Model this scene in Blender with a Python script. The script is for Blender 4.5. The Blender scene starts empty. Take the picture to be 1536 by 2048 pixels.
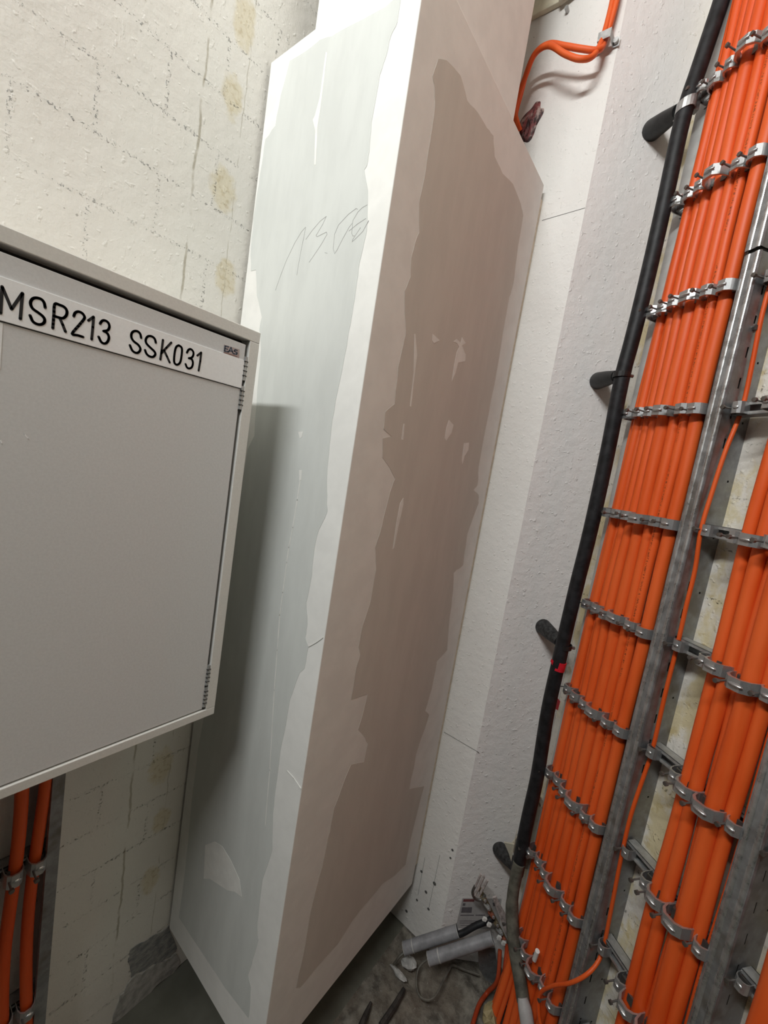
import bpy, bmesh, math, random
from mathutils import Vector, Matrix
random.seed(7)
SC = bpy.context.scene
COL = SC.collection
PI = math.pi

# ------------------------------------------------------------------ camera
IMG_W, IMG_H, FPX = 1536, 2048, 821.65
PITCH, ROLL, AZ, EYE = math.radians(6.235), math.radians(9.226), math.radians(37.148), 1.5

def mat3(r): return Matrix(r)
_M = mat3(((1, 0, 0), (0, 0, -1), (0, 1, 0)))
_P = mat3(((1, 0, 0), (0, math.cos(PITCH), -math.sin(PITCH)), (0, math.sin(PITCH), math.cos(PITCH))))
_Q = mat3(((math.cos(ROLL), -math.sin(ROLL), 0), (math.sin(ROLL), math.cos(ROLL), 0), (0, 0, 1)))
_Y = mat3(((math.cos(AZ), math.sin(AZ), 0), (-math.sin(AZ), math.cos(AZ), 0), (0, 0, 1)))
W2C = _Q @ _P @ _M @ _Y            # rows: image right, image down, forward
C2W = W2C.transposed()
CAMPOS = Vector((0, 0, EYE))
cam_d = bpy.data.cameras.new('camera')
cam_d.sensor_fit = 'VERTICAL'; cam_d.sensor_height = 36; cam_d.sensor_width = 27
cam_d.lens = 36 * FPX / IMG_H
cam_d.clip_start = 0.01; cam_d.clip_end = 50
cam = bpy.data.objects.new('camera', cam_d); COL.objects.link(cam)
_r, _d, _f = W2C[0], W2C[1], W2C[2]
cam.matrix_world = Matrix(((_r[0], -_d[0], -_f[0], 0), (_r[1], -_d[1], -_f[1], 0), (_r[2], -_d[2], -_f[2], EYE), (0, 0, 0, 1)))
SC.camera = cam

# ------------------------------------------------------------------ light, world, exposure
SC.view_settings.view_transform = 'Standard'
SC.view_settings.look = 'None'
SC.view_settings.gamma = 1.0
SC.view_settings.use_curve_mapping = False
SC.view_settings.exposure = 0.0
LIGHT_LOC = (-0.28, -1.08, 3.20)
LIGHT_LEN = 1.1
LIGHT_W = 45.0
AMBIENT = 0.018
LIGHT_DIR = (-0.05, 0.90, -0.48)
w = bpy.data.worlds.new('world'); SC.world = w; w.use_nodes = True
w.node_tree.nodes['Background'].inputs[0].default_value = (1.0, 0.97, 0.93, 1)
w.node_tree.nodes['Background'].inputs[1].default_value = AMBIENT
ld = bpy.data.lights.new('tube_light', 'AREA'); ld.shape = 'RECTANGLE'
ld.size = LIGHT_LEN; ld.size_y = 0.10; ld.energy = LIGHT_W; ld.color = (0.98, 1.0, 0.995)
lo = bpy.data.objects.new('tube_light', ld); COL.objects.link(lo); lo.location = LIGHT_LOC
lo.rotation_euler = Vector(LIGHT_DIR).to_track_quat('-Z', 'Z').to_euler()

# ------------------------------------------------------------------ materials
class NT:
    def __init__(s, name):
        s.m = bpy.data.materials.new(name); s.m.use_nodes = True
        s.t = s.m.node_tree; s.b = s.t.nodes['Principled BSDF']
        s.co = None
    def n(s, typ, **kw):
        nd = s.t.nodes.new(typ)
        for k, v in kw.items(): setattr(nd, k, v)
        return nd
    def l(s, a, b): s.t.links.new(a, b)
    def coord(s):
        if s.co is None: s.co = s.n('ShaderNodeTexCoord').outputs['Object']
        return s.co
    def noise(s, scale, detail=3, rough=.55, vec=None, stretch=None):
        v = vec or s.coord()
        if stretch:
            mp = s.n('ShaderNodeMapping'); mp.inputs['Scale'].default_value = stretch; s.l(v, mp.inputs[0]); v = mp.outputs[0]
        nd = s.n('ShaderNodeTexNoise'); nd.inputs['Scale'].default_value = scale
        nd.inputs['Detail'].default_value = detail; nd.inputs['Roughness'].default_value = rough
        s.l(v, nd.inputs['Vector']); return nd.outputs['Fac']
    def ramp(s, fac, a, b, lo=0.0, hi=1.0):
        nd = s.n('ShaderNodeMapRange'); nd.interpolation_type = 'SMOOTHSTEP'
        nd.inputs[1].default_value = a; nd.inputs[2].default_value = b; nd.inputs[3].default_value = lo; nd.inputs[4].default_value = hi
        s.l(fac, nd.inputs[0]); return nd.outputs[0]
    def math(s, op, a, b=None):
        nd = s.n('ShaderNodeMath', operation=op)
        for i, x in enumerate((a, b)):
            if x is None: continue
            if isinstance(x, (int, float)): nd.inputs[i].default_value = x
            else: s.l(x, nd.inputs[i])
        return nd.outputs[0]
    def mix(s, fac, a, b):
        nd = s.n('ShaderNodeMix', data_type='RGBA')
        if isinstance(fac, (int, float)): nd.inputs[0].default_value = fac
        else: s.l(fac, nd.inputs[0])
        for sock, x in ((nd.inputs[6], a), (nd.inputs[7], b)):
            if isinstance(x, tuple): sock.default_value = (*x[:3], 1)
            else: s.l(x, sock)
        return nd.outputs[2]
    def bump(s, h, strength=.3, dist=.002, prev=None):
        nd = s.n('ShaderNodeBump'); nd.inputs['Strength'].default_value = strength; nd.inputs['Distance'].default_value = dist
        s.l(h, nd.inputs['Height'])
        if prev is not None: s.l(prev, nd.inputs['Normal'])
        return nd.outputs[0]
    def sep(s):
        nd = s.n('ShaderNodeSeparateXYZ'); s.l(s.coord(), nd.inputs[0]); return nd.outputs
    def fin(s, col, rough=.6, metal=0.0, normal=None, spec=.4):
        for k, x in (('Base Color', col), ('Roughness', rough), ('Metallic', metal), ('Specular IOR Level', spec)):
            if isinstance(x, tuple): s.b.inputs[k].default_value = (*x[:3], 1)
            elif isinstance(x, (int, float)): s.b.inputs[k].default_value = x
            else: s.l(x, s.b.inputs[k])
        if normal is not None: s.l(normal, s.b.inputs['Normal'])
        return s.m

def srgb(r, g, b):
    f = lambda c: (c / 255 / 12.92) if c <= 10 else ((c / 255 + .055) / 1.055) ** 2.4
    return (f(r), f(g), f(b))

def simple(name, col, rough=.6, metal=0.0, var=.12, scale=60, bump=0.0, spec=.4, stretch=None):
    t = NT(name)
    f = t.noise(scale, 3, .6, stretch=stretch)
    dark = tuple(c * (1 - var) for c in col); lite = tuple(min(1, c * (1 + var)) for c in col)
    c = t.mix(t.ramp(f, .3, .7), dark, lite)
    nm = t.bump(f, bump, .002) if bump else None
    return t.fin(c, rough, metal, nm, spec)

WHITE = (0.80, 0.775, 0.72)
def painted(name, base=WHITE, brick=None, spots=None, crack=None, yellow=None, specks=.5, bump=.5):
    t = NT(name); X, Y, Z = t.sep()
    big = t.ramp(t.noise(4, 3), .35, .7)
    c = t.mix(big, base, tuple(v * k for v, k in zip(base, (.955, .945, .94))))
    fine = t.noise(240, 4, .6); mid = t.noise(42, 4, .6)
    nm = t.bump(mid, bump * .45, .008)
    blob = t.ramp(t.noise(75, 2, .4), .62, .72)
    nm = t.bump(blob, bump * .5, .003, nm)
    nm = t.bump(fine, bump * .22, .0015, nm)
    # brush streak chips in the paint
    strk = t.noise(30, 4, .7, stretch=(3, 3, .8))
    nm = t.bump(t.ramp(strk, .62, .70), bump * .55, .0018, nm)
    if brick:
        ox, oz = brick
        cmb = t.n('ShaderNodeCombineXYZ')
        t.l(t.math('ADD', X, ox), cmb.inputs[0]); t.l(t.math('ADD', Z, oz), cmb.inputs[1])
        wob = t.n('ShaderNodeVectorMath', operation='ADD')
        nz = t.n('ShaderNodeTexNoise'); nz.inputs['Scale'].default_value = 28; t.l(t.coord(), nz.inputs['Vector'])
        sub = t.n('ShaderNodeVectorMath', operation='SCALE'); t.l(nz.outputs['Color'], sub.inputs[0]); sub.inputs['Scale'].default_value = .006
        t.l(cmb.outputs[0], wob.inputs[0]); t.l(sub.outputs[0], wob.inputs[1])
        br = t.n('ShaderNodeTexBrick'); t.l(wob.outputs[0], br.inputs['Vector'])
        br.offset = .5; br.inputs['Scale'].default_value = 1; br.inputs['Brick Width'].default_value = .2105; br.inputs['Row Height'].default_value = .1055
        br.inputs['Mortar Size'].default_value = .0045; br.inputs['Mortar Smooth'].default_value = .6
        br.inputs['Color1'].default_value = (0, 0, 0, 1); br.inputs['Color2'].default_value = (0, 0, 0, 1); br.inputs['Mortar'].default_value = (1, 1, 1, 1)
        mo = br.outputs['Fac']
        # the joints are filled with paint in places
        mo = t.math('MULTIPLY', mo, t.ramp(t.noise(11, 2), .38, .62, .15, 1))
        nm = t.bump(mo, -.9, .006, nm)
        rag = t.math('MULTIPLY', mo, t.ramp(t.noise(170, 4, .7), .55, .66))
        nm = t.bump(rag, 1.0, .006, nm)
        c = t.mix(t.math('MULTIPLY', mo, .07), c, tuple(v * .7 for v in base)); c = t.mix(t.math('MULTIPLY', rag, .13), c, tuple(v * .6 for v in base))
    if spots:
        acc = None
        for (sx, sz, rx, rz) in spots:
            dx = t.math('DIVIDE', t.math('SUBTRACT', X, sx), rx); dz = t.math('DIVIDE', t.math('SUBTRACT', Z, sz), rz)
            d2 = t.math('ADD', t.math('MULTIPLY', dx, dx), t.math('MULTIPLY', dz, dz))
            acc = d2 if acc is None else t.math('MINIMUM', acc, d2)
        acc = t.math('ADD', acc, t.math('MULTIPLY', t.math('SUBTRACT', t.noise(38, 4, .6), .5), 2.4))
        m = t.ramp(acc, 1.25, .35)
        c = t.mix(t.math('MULTIPLY', m, .62), c, srgb(216, 204, 172))
        c = t.mix(t.math('MULTIPLY', t.math('MULTIPLY', m, t.ramp(t.noise(90, 3), .5, .65)), .35), c, srgb(170, 148, 100))
    if yellow:
        m = t.ramp(t.noise(yellow, 4, .6, stretch=(1.6, 1, .8)), .44, .60)
        c = t.mix(t.math('MULTIPLY', m, .75), c, srgb(212, 196, 146))
        m2 = t.ramp(t.noise(yellow * 2.3, 4, .65), .58, .66)
        c = t.mix(t.math('MULTIPLY', m2, .5), c, srgb(190, 168, 108))
        cr = t.noise(60, 5, .7); cr = t.math('ABSOLUTE', t.math('SUBTRACT', cr, .5))
        crk = t.math('MULTIPLY', t.ramp(cr, .012, .004), t.ramp(t.noise(9, 2), .5, .6))
        nm = t.bump(crk, -.9, .004, nm)
        c = t.mix(t.math('MULTIPLY', crk, .25), c, srgb(110, 96, 70))
    if crack:
        for (cx_, wd, st) in crack:
            off = t.math('MULTIPLY', t.math('SUBTRACT', t.noise(16, 3), .5), .016)
            dx = t.math('ABSOLUTE', t.math('ADD', t.math('SUBTRACT', X, cx_), off))
            m = t.math('MULTIPLY', t.ramp(dx, wd, wd * .25), t.ramp(t.noise(13, 3), .40, .55))
            c = t.mix(t.math('MULTIPLY', m, st), c, srgb(150, 140, 116))
            nm = t.bump(m, -.6, .003, nm)
    if specks:
        sp = t.ramp(t.noise(130, 2, .4), .715, .74)
        sp = t.math('MULTIPLY', sp, t.ramp(t.noise(14, 2), .45, .6))
        c = t.mix(t.math('MULTIPLY', sp, specks), c, srgb(105, 98, 88))
    return t.fin(c, t.ramp(fine, .3, .7, .42, .6), 0, nm, .35)

def steel(name, base, rough=.42, dirt=.5, metal=.9):
    t = NT(name)
    f = t.noise(55, 4, .65); g = t.noise(14, 3, .6); sp = t.noise(180, 2, .5)
    c = t.mix(t.ramp(f, .35, .7), tuple(v * .72 for v in base), base)
    c = t.mix(t.math('MULTIPLY', t.ramp(g, .5, .68), dirt), c, (.17, .145, .115))
    c = t.mix(t.ramp(sp, .72, .76, 0, .5), c, (.6, .6, .58))
    return t.fin(c, t.ramp(f, .3, .7, rough - .1, rough + .14), metal, t.bump(f, .12, .001), .5)

def orange(name, printed=False, tint=1.0):
    t = NT(name); X, Y, Z = t.sep()
    f = t.noise(22, 3, .6, stretch=(1, 1, .12)); g = t.noise(9, 2)
    a = (0.69 * tint, 0.082 * tint, 0.009); b = (0.77 * tint, 0.122 * tint, 0.022)
    c = t.mix(t.ramp(f, .35, .65), a, b)
    c = t.mix(t.ramp(g, .6, .78, 0, .25), c, (.62, .20, .085))
    if printed:
        # row of tiny ink marks along the jacket
        px = t.ramp(t.math('ABSOLUTE', X), .0022, .0014)
        dash = t.ramp(t.noise(520, 2, .5, stretch=(.5, .5, 1)), .50, .56)
        grp = t.ramp(t.noise(7, 1, .4, stretch=(.01, .01, 1)), .40, .46)
        c = t.mix(t.math('MULTIPLY', t.math('MULTIPLY', px, dash), t.math('MULTIPLY', grp, .75)), c, (.10, .018, .006))
    return t.fin(c, t.ramp(f, .3, .7, .42, .55), 0, t.bump(f, .06, .001), .38)

M = {}
M['orange'] = orange('orange_pvc'); M['orange_b'] = orange('orange_pvc_deep', tint=.9); M['orange_print'] = orange('orange_pvc_printed', True)
M['galv'] = steel('galvanised_steel', (.56, .565, .56), .42, .2, .65)
M['rail'] = steel('dirty_galvanised_rail', (.38, .39, .40), .46, .6, .75)
M['bead'] = steel('bright_rolled_lip', (.66, .67, .68), .30, .12)
M['clamp'] = steel('zinc_clamp_strip', (.58, .58, .58), .36, .12, .8)
M['bolt'] = steel('dull_bolt_steel', (.25, .24, .23), .45, .3)
M['black'] = simple('black_cable_rubber', (.013, .013, .0145), .52, 0, .5, 45, .1, .3)
M['black_matt'] = simple('black_moulded_plastic', (.012, .012, .012), .5, 0, .4, 90, .05)
M['black_dusty'] = simple('dusty_black_plastic', (.022, .022, .022), .6, 0, .9, 120, .1)
M['sheath'] = simple('dusty_grey_green_sheath', (.10, .095, .075), .7, 0, .4, 40, .2)
M['cab'] = simple('light_grey_powder_coat', (.70, .695, .66), .42, 0, .03, 300, .03)
M['door'] = simple('grey_powder_coat', (.66, .672, .675), .45, 0, .03, 300, .04)
M['dark'] = simple('dark_gap_shade', (.02, .02, .018), .8)  # near-black that stands in for shade inside gaps and behind slots
M['plate'] = simple('white_engraved_laminate', (.90, .92, .93), .4, 0, .02, 200)
M['ink'] = simple('black_engraving_and_shadow', (.012, .012, .014), .6)
M['pencil'] = simple('pencil_graphite', (.40, .40, .39), .6)
M['badge'] = simple('brushed_badge', (.45, .43, .43), .35, .6, .1, 200)
M['badge_ink'] = simple('blue_grey_badge_ink', (.10, .13, .18), .5)
M['badge_red'] = simple('maroon_badge_line', (.16, .05, .04), .5)
M['beige'] = simple('cream_plastic', (.76, .71, .55), .5, 0, .06, 40)
M['beige_dirty'] = simple('dusty_beige_plastic', (.50, .455, .36), .6, 0, .15, 40)
M['red'] = simple('red_tape', (.60, .015, .03), .35, 0, .15, 80)
M['grey_pipe'] = simple('grey_conduit_plastic', (.24, .24, .25), .5, 0, .2, 30, .08)
M['pipe_in'] = simple('dark_conduit_bore', (.03, .03, .03), .8)
M['white'] = simple('white_plastic', (.74, .73, .70), .45, 0, .05, 50)
M['clear'] = simple('dirty_clear_plastic', (.40, .35, .33), .25, 0, .35, 90, .2)
M['brass'] = simple('nickel_brass', (.42, .36, .24), .32, .9, .25, 90)
M['copper'] = simple('dull_copper_red', (.30, .10, .06), .5, .3, .3, 90)
M['green'] = simple('green_earth_wire', (.012, .13, .035), .45, 0, .1, 60)
M['yellow_w'] = simple('yellow_earth_stripe', (.62, .58, .06), .45)
M['paper'] = simple('sticker_paper', (.40, .385, .38), .6, 0, .08, 60)
M['sticker_red'] = simple('sticker_red_print', (.16, .05, .05), .6)
M['sticker_ink'] = simple('sticker_grey_print', (.13, .12, .13), .6)
M['filler'] = simple('joint_compound', (.81, .80, .765), .62, 0, .035, 18, .08, .3)
M['board'] = simple('grey_board_paper', (.625, .638, .61), .7, 0, .035, 26, .04, .25, (1, 1, .25))
M['board_bounce_tint'] = simple('board_paper_bounce_tint', (.62, .585, .53), .7, 0, .03, 26, .04, .25, (1, 1, .25))  # board paper with the orange cables' warm bounce mixed into its colour
M['seam'] = simple('cream_sealant', (.74, .68, .55), .6)
M['smear'] = simple('thin_compound_smear', (.80, .79, .75), .65, 0, .05, 30)
M['scrap'] = simple('yellowed_scrap', (.30, .25, .13), .7, 0, .2, 60, .2)
M['plaster'] = simple('grey_white_plaster', (.42, .41, .39), .8, 0, .3, 40, .4)
M['wire'] = simple('dull_grey_wire', (.13, .12, .10), .55, .2, .3, 60)
M['orange_dusty_shaded'] = orange('orange_pvc_dusty_shaded', tint=.5)  # darkened orange: dust together with painted floor shade
M['wood'] = simple('dark_wet_stick', (.035, .03, .026), .7, 0, .5, 60, .3)
M['pale'] = simple('pale_zinc_sheet', (.52, .52, .50), .5, .15, .08, 40)
M['hole'] = simple('dark_drill_hole', (.10, .10, .095), .9)
M['lamp'] = simple('lamp_housing', (.7, .7, .68), .5)

# firestop sealant: red paste with dark pits
t = NT('red_firestop_paste')
f = t.noise(60, 4, .7, stretch=(1, 1, .45)); g = t.noise(30, 3)
c = t.mix(t.ramp(f, .42, .6), (.035, .012, .012), (.27, .075, .075)); c = t.mix(t.ramp(g, .52, .64, 0, .85), c, (.50, .40, .36))
M['firestop'] = t.fin(c, .5, 0, t.bump(f, .9, .006))
t = NT('grey_mortar_rubble')
f = t.noise(26, 6, .65); g = t.noise(6, 4, .6); sp = t.noise(150, 3, .6)
c = t.mix(t.ramp(f, .3, .7), (.085, .075, .062), (.27, .25, .21)); c = t.mix(t.ramp(g, .42, .62, 0, .6), c, (.16, .13, .10))
c = t.mix(t.ramp(sp, .66, .74, 0, .7), c, (.42, .40, .37))
M['rubble'] = t.fin(c, .9, 0, t.bump(f, .9, .012), .2)
t = NT('smooth_green_grey_floor')
f = t.noise(9, 4, .6); c = t.mix(t.ramp(f, .3, .7), (.115, .115, .09), (.16, .158, .13))
M['floor'] = t.fin(c, .75, 0, t.bump(t.noise(120, 3), .15, .002), .3)
t = NT('bare_grey_render')
f = t.noise(40, 5, .65, stretch=(1, 1, 2)); c = t.mix(t.ramp(f, .35, .65), (.20, .21, .215), (.38, .375, .36))
M['render'] = t.fin(c, .85, 0, t.bump(f, .6, .006), .2)

# ------------------------------------------------------------------ frames: x right along a wall, d off the wall, z up
class Frame:
    def __init__(s, origin, ang): s.o = Vector(origin); s.a = ang; s.ex = Vector((math.cos(ang), math.sin(ang), 0)); s.ey = Vector((-math.sin(ang), math.cos(ang), 0))
    def w(s, x, d, z): return s.o + s.ex * x - s.ey * d + Vector((0, 0, z))
    def px(s, u, v, d=0.0):
        """point where the sight line of photo pixel (u, v) meets the plane d off this wall"""
        r = C2W @ Vector(((u - 768) / FPX, (v - 1024) / FPX, 1.0))
        q = s.o - s.ey * d
        k = (q - CAMPOS).dot(s.ey) / r.dot(s.ey)
        p = CAMPOS + r * k - s.o
        return Vector((p.dot(s.ex), d, p.z))
def fdepth(P): return (W2C @ (P - CAMPOS)).z

ANG_R = math.atan2(-.6104, .7921)
RIGHT = Frame((.6104 * .88, .7921 * .88, 0), ANG_R)               # x = -s
COLX, COLY = -.385, 1.15
ANG_D = math.radians(38.2)
DIAG = Frame((COLX, COLY, 0), ANG_D)
LEFT = Frame((-.914, 0, 0), PI / 2)                                # x = world y
BACK = Frame((0, COLY, 0), 0.0)                                    # x = world x
SHX0, SHX1, SHY0, SHY1, SHZ0, SHZ1 = -.905, -.500, .541, 1.132, .178, 2.314
SHL = Frame((0, SHY0, 0), 0.0)                                     # casing face towards the cabinet
SHR = Frame((SHX1, 0, 0), PI / 2)                                  # its other face; x = world y, off = +x
CABX = -.66
CAB = Frame((CABX, 0, 0), PI / 2)
WORLD = Frame((0, 0, 0), 0.0)
# ------------------------------------------------------------------ mesh building
class MB:
    def __init__(s): s.v = []; s.f = []
    def add(s, vs, fs):
        o = len(s.v); s.v += [tuple(p) for p in vs]; s.f += [tuple(i + o for i in f) for f in fs]; return s
    def box(s, a, b):
        (x0, y0, z0), (x1, y1, z1) = a, b
        return s.add([(x0, y0, z0), (x1, y0, z0), (x1, y1, z0), (x0, y1, z0), (x0, y0, z1), (x1, y0, z1), (x1, y1, z1), (x0, y1, z1)],
                     [(0, 3, 2, 1), (4, 5, 6, 7), (0, 1, 5, 4), (1, 2, 6, 5), (2, 3, 7, 6), (3, 0, 4, 7)])
    def tube(s, pts, r, seg=10, cap=True):
        pts = [Vector(p) for p in pts]; n = len(pts)
        rs = r if isinstance(r, (list, tuple)) else [r] * n
        up = None; rings = []
        for i, p in enumerate(pts):
            t = (pts[min(i + 1, n - 1)] - pts[max(i - 1, 0)]).normalized()
            if up is None:
                up = Vector((0, 1, 0)) if abs(t.y) < .9 else Vector((1, 0, 0))
            up = (up - t * up.dot(t)).normalized(); b = t.cross(up)
            rings.append([p + (up * math.cos(2 * PI * k / seg) + b * math.sin(2 * PI * k / seg)) * rs[i] for k in range(seg)])
        vs = [q for R in rings for q in R]; fs = []
        for i in range(n - 1):
            for k in range(seg):
                a = i * seg + k; c = i * seg + (k + 1) % seg
                fs.append((a, c, c + seg, a + seg))
        if cap: fs += [tuple(range(seg))[::-1], tuple(range((n - 1) * seg, n * seg))]
        return s.add(vs, fs)
    def prism(s, poly, z0, z1):
        """poly of (x, d) extruded in z"""
        n = len(poly)
        vs = [(x, d, z0) for x, d in poly] + [(x, d, z1) for x, d in poly]
        fs = [tuple(range(n))[::-1], tuple(range(n, 2 * n))] + [(i, (i + 1) % n, n + (i + 1) % n, n + i) for i in range(n)]
        return s.add(vs, fs)
    def slab(s, poly, d0, d1):
        """poly of (x, z) between two distances off the wall"""
        n = len(poly)
        vs = [(x, d0, z) for x, z in poly] + [(x, d1, z) for x, z in poly]
        fs = [tuple(range(n)), tuple(range(n, 2 * n))[::-1]] + [(i, n + i, n + (i + 1) % n, (i + 1) % n) for i in range(n)]
        return s.add(vs, fs)
    def strip(s, path, th, z0, z1):
        """folded sheet: open path of (x, d) with thickness th, extruded in z"""
        P = [Vector((a, b)) for a, b in path]; n = len(P); off = []
        for i in range(n):
            t = (P[min(i + 1, n - 1)] - P[max(i - 1, 0)]).normalized(); off.append(P[i] + Vector((-t.y, t.x)) * th)
        return s.prism([tuple(p) for p in P] + [tuple(p) for p in reversed(off)], z0, z1)
    def ribbon(s, pts, wid, d0, d1):
        """round-ended stroke of (x, z) points lying on a wall"""
        P = [Vector((a, b)) for a, b in pts]; n = len(P); h = wid / 2
        for i in range(n - 1):
            t = (P[i + 1] - P[i]).normalized(); nn = Vector((-t.y, t.x)) * h
            s.slab([tuple(P[i] + nn), tuple(P[i] - nn), tuple(P[i + 1] - nn), tuple(P[i + 1] + nn)], d0, d1)
        for p in P: s.slab([(p.x + h * math.cos(k * PI / 5), p.y + h * math.sin(k * PI / 5)) for k in range(10)], d0, d1)
        return s
    def disc(s, x, z, r, d0, d1, seg=12, rx=1.0): return s.slab([(x + rx * r * math.cos(2 * PI * k / seg), z + r * math.sin(2 * PI * k / seg)) for k in range(seg)], d0, d1)

ORG = {}
def setmeta(o, label=None, cat=None, group=None, kind=None):
    if label: o['label'] = label
    if cat: o['category'] = cat
    if group: o['group'] = group
    if kind: o['kind'] = kind
    return o

def raw(name, mb, mat, base, smooth=False, bevel=0.0, fix=True):
    me = bpy.data.meshes.new(name)
    me.from_pydata([(x - base[0], -(d - base[1]), z - base[2]) for x, d, z in mb.v], [], mb.f)
    if fix:
        bm = bmesh.new(); bm.from_mesh(me); bmesh.ops.recalc_face_normals(bm, faces=bm.faces); bm.to_mesh(me); bm.free()
    me.materials.append(mat)
    if smooth:
        for p in me.polygons: p.use_smooth = True
        try: me.set_sharp_from_angle(angle=math.radians(40))
        except Exception: pass
    o = bpy.data.objects.new(name, me); COL.objects.link(o)
    if bevel:
        b = o.modifiers.new('bevel', 'BEVEL'); b.width = bevel; b.segments = 2; b.limit_method = 'ANGLE'
    return o

def thing(name, label, cat, fr, base, group=None, kind=None):
    o = bpy.data.objects.new(name, None); COL.objects.link(o); o.empty_display_size = .03
    o.location = fr.w(*base); o.rotation_euler = (0, 0, fr.a); ORG[o.name] = Vector(base)
    return setmeta(o, label, cat, group, kind)

def part(name, mb, mat, parent, smooth=False, bevel=0.0, label=None, kind=None):
    base = ORG[parent.name]
    o = raw(name, mb, mat, base, smooth, bevel); o.parent = parent; ORG[o.name] = base
    return setmeta(o, label, None, None, kind)

def solo(name, mb, mat, fr, label=None, cat=None, group=None, kind=None, base=None, smooth=False, bevel=0.0):
    if base is None:
        n = len(mb.v); base = (sum(v[0] for v in mb.v) / n, sum(v[1] for v in mb.v) / n, min(v[2] for v in mb.v))
    o = raw(name, mb, mat, base, smooth, bevel)
    o.location = fr.w(*base); o.rotation_euler = (0, 0, fr.a); ORG[o.name] = Vector(base)
    return setmeta(o, label, cat, group, kind)

def struct(name, mb, mat, fr): return solo(name, mb, mat, fr, kind='structure', base=(0, 0, 0))

def bez(pts, n=8):
    """Catmull-Rom curve through points"""
    P = [Vector(p) for p in pts]; P = [P[0] * 2 - P[1]] + P + [P[-1] * 2 - P[-2]]; out = []
    for i in range(1, len(P) - 2):
        for k in range(n):
            t = k / n
            out.append(.5 * ((2 * P[i]) + (P[i + 1] - P[i - 1]) * t + (2 * P[i - 1] - 5 * P[i] + 4 * P[i + 1] - P[i + 2]) * t * t + (3 * P[i] - P[i - 1] - 3 * P[i + 1] + P[i + 2]) * t ** 3))
    out.append(P[-2]); return out

ORD = ['first', 'second', 'third', 'fourth', 'fifth', 'sixth', 'seventh', 'eighth', 'ninth', 'tenth', 'eleventh', 'twelfth']
CEIL = 3.5

# ------------------------------------------------------------------ the room
def lpx(u, v): p = LEFT.px(u, v); return (p.x, p.z)
SP = [(*lpx(490, 40), .026, .055), (*lpx(465, 195), .024, .045), (*lpx(447, 378), .030, .045), (*lpx(452, 556), .026, .040), (*lpx(322, 1535), .030, .050), (*lpx(322, 1640), .022, .04), (*lpx(300, 1760), .024, .04)]
M['wall_left'] = painted('painted_block_left', WHITE, brick=(-.0345, .0279), spots=SP, crack=[(.410, .0035, .65), (.497, .0016, .45)])
M['wall_white'] = painted('painted_concrete', (.80, .785, .75), specks=.6, bump=.6)
M['wall_diag'] = painted('painted_concrete_column', (.79, .765, .745), specks=.35, bump=.8)
M['wall_right'] = painted('stained_painted_block', (.80, .77, .70), brick=(.12, .0279), yellow=11, specks=.3, bump=.8)
M['ceiling'] = painted('ceiling_paint', (.66, .65, .62), specks=0)
struct('wall_left', MB().box((-1.7, -.1, 0), (COLY, 0, CEIL)), M['wall_left'], LEFT)
struct('wall_back', MB().box((-1.02, -.1, 0), (COLX, 0, CEIL)), M['wall_white'], BACK)
LD = .2106
wd = struct('wall_angled', MB().box((0, -.1, 0), (LD, 0, CEIL)), M['wall_diag'], DIAG)
struct('wall_right', MB().box((-.9547, -.1, 0), (1.2, 0, CEIL)), M['wall_right'], RIGHT)
struct('ceiling', MB().box((-1.05, 1.7, CEIL), (1.6, -1.7, CEIL + .08)), M['ceiling'], WORLD)

# floor: smooth screed on the left, broken mortar in the corner on the right
def hills(x, y):
    q = 0
    for i, (a, b, c, k) in enumerate(((13, 7, 1.3, .30), (-9, 15, .4, .25), (27, 21, 2.0, .2), (-33, 40, .9, .16), (61, -52, 2.2, .12), (90, 71, .3, .08))): q += k * math.sin(a * x + b * y + c + 1.7 * math.sin(b * x - a * y))
    return q
fm = MB(); NX, NY = 150, 170; X0, X1, Y0, Y1 = -.95, .55, -.1, 1.6
vs = []
for j in range(NY + 1):
    for i in range(NX + 1):
        x = X0 + (X1 - X0) * i / NX; y = Y0 + (Y1 - Y0) * j / NY
        k = min(1, max(0, (x + .50 + .02 * hills(y, x)) / .03))
        vs.append((x, -y, -.004 + k * (.016 * hills(x, y) + .004 * random.uniform(-1, 1))))
fs = [(j * (NX + 1) + i, j * (NX + 1) + i + 1, (j + 1) * (NX + 1) + i + 1, (j + 1) * (NX + 1) + i) for j in range(NY) for i in range(NX)]
fm.add(vs, fs)
fl = struct('floor', fm, M['floor'], WORLD)
fl.data.materials.append(M['rubble'])
for p in fl.data.polygons:
    p.use_smooth = True
    if p.center.x > -.505: p.material_index = 1
struct('floor_slab', MB().box((-1.05, 1.7, -.12), (1.6, -1.7, -.06)), M['floor'], WORLD).name = 'floor_2'

def wobble(poly, n=3, amp=.8):
    out = []
    for i, (a, b) in enumerate(poly):
        c = poly[(i + 1) % len(poly)]
        for k in range(n):
            f = k / n; out.append((a + (c[0] - a) * f + (random.uniform(-amp, amp) if k else 0), b + (c[1] - b) * f + (random.uniform(-amp, amp) if k else 0)))
    return out
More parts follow.
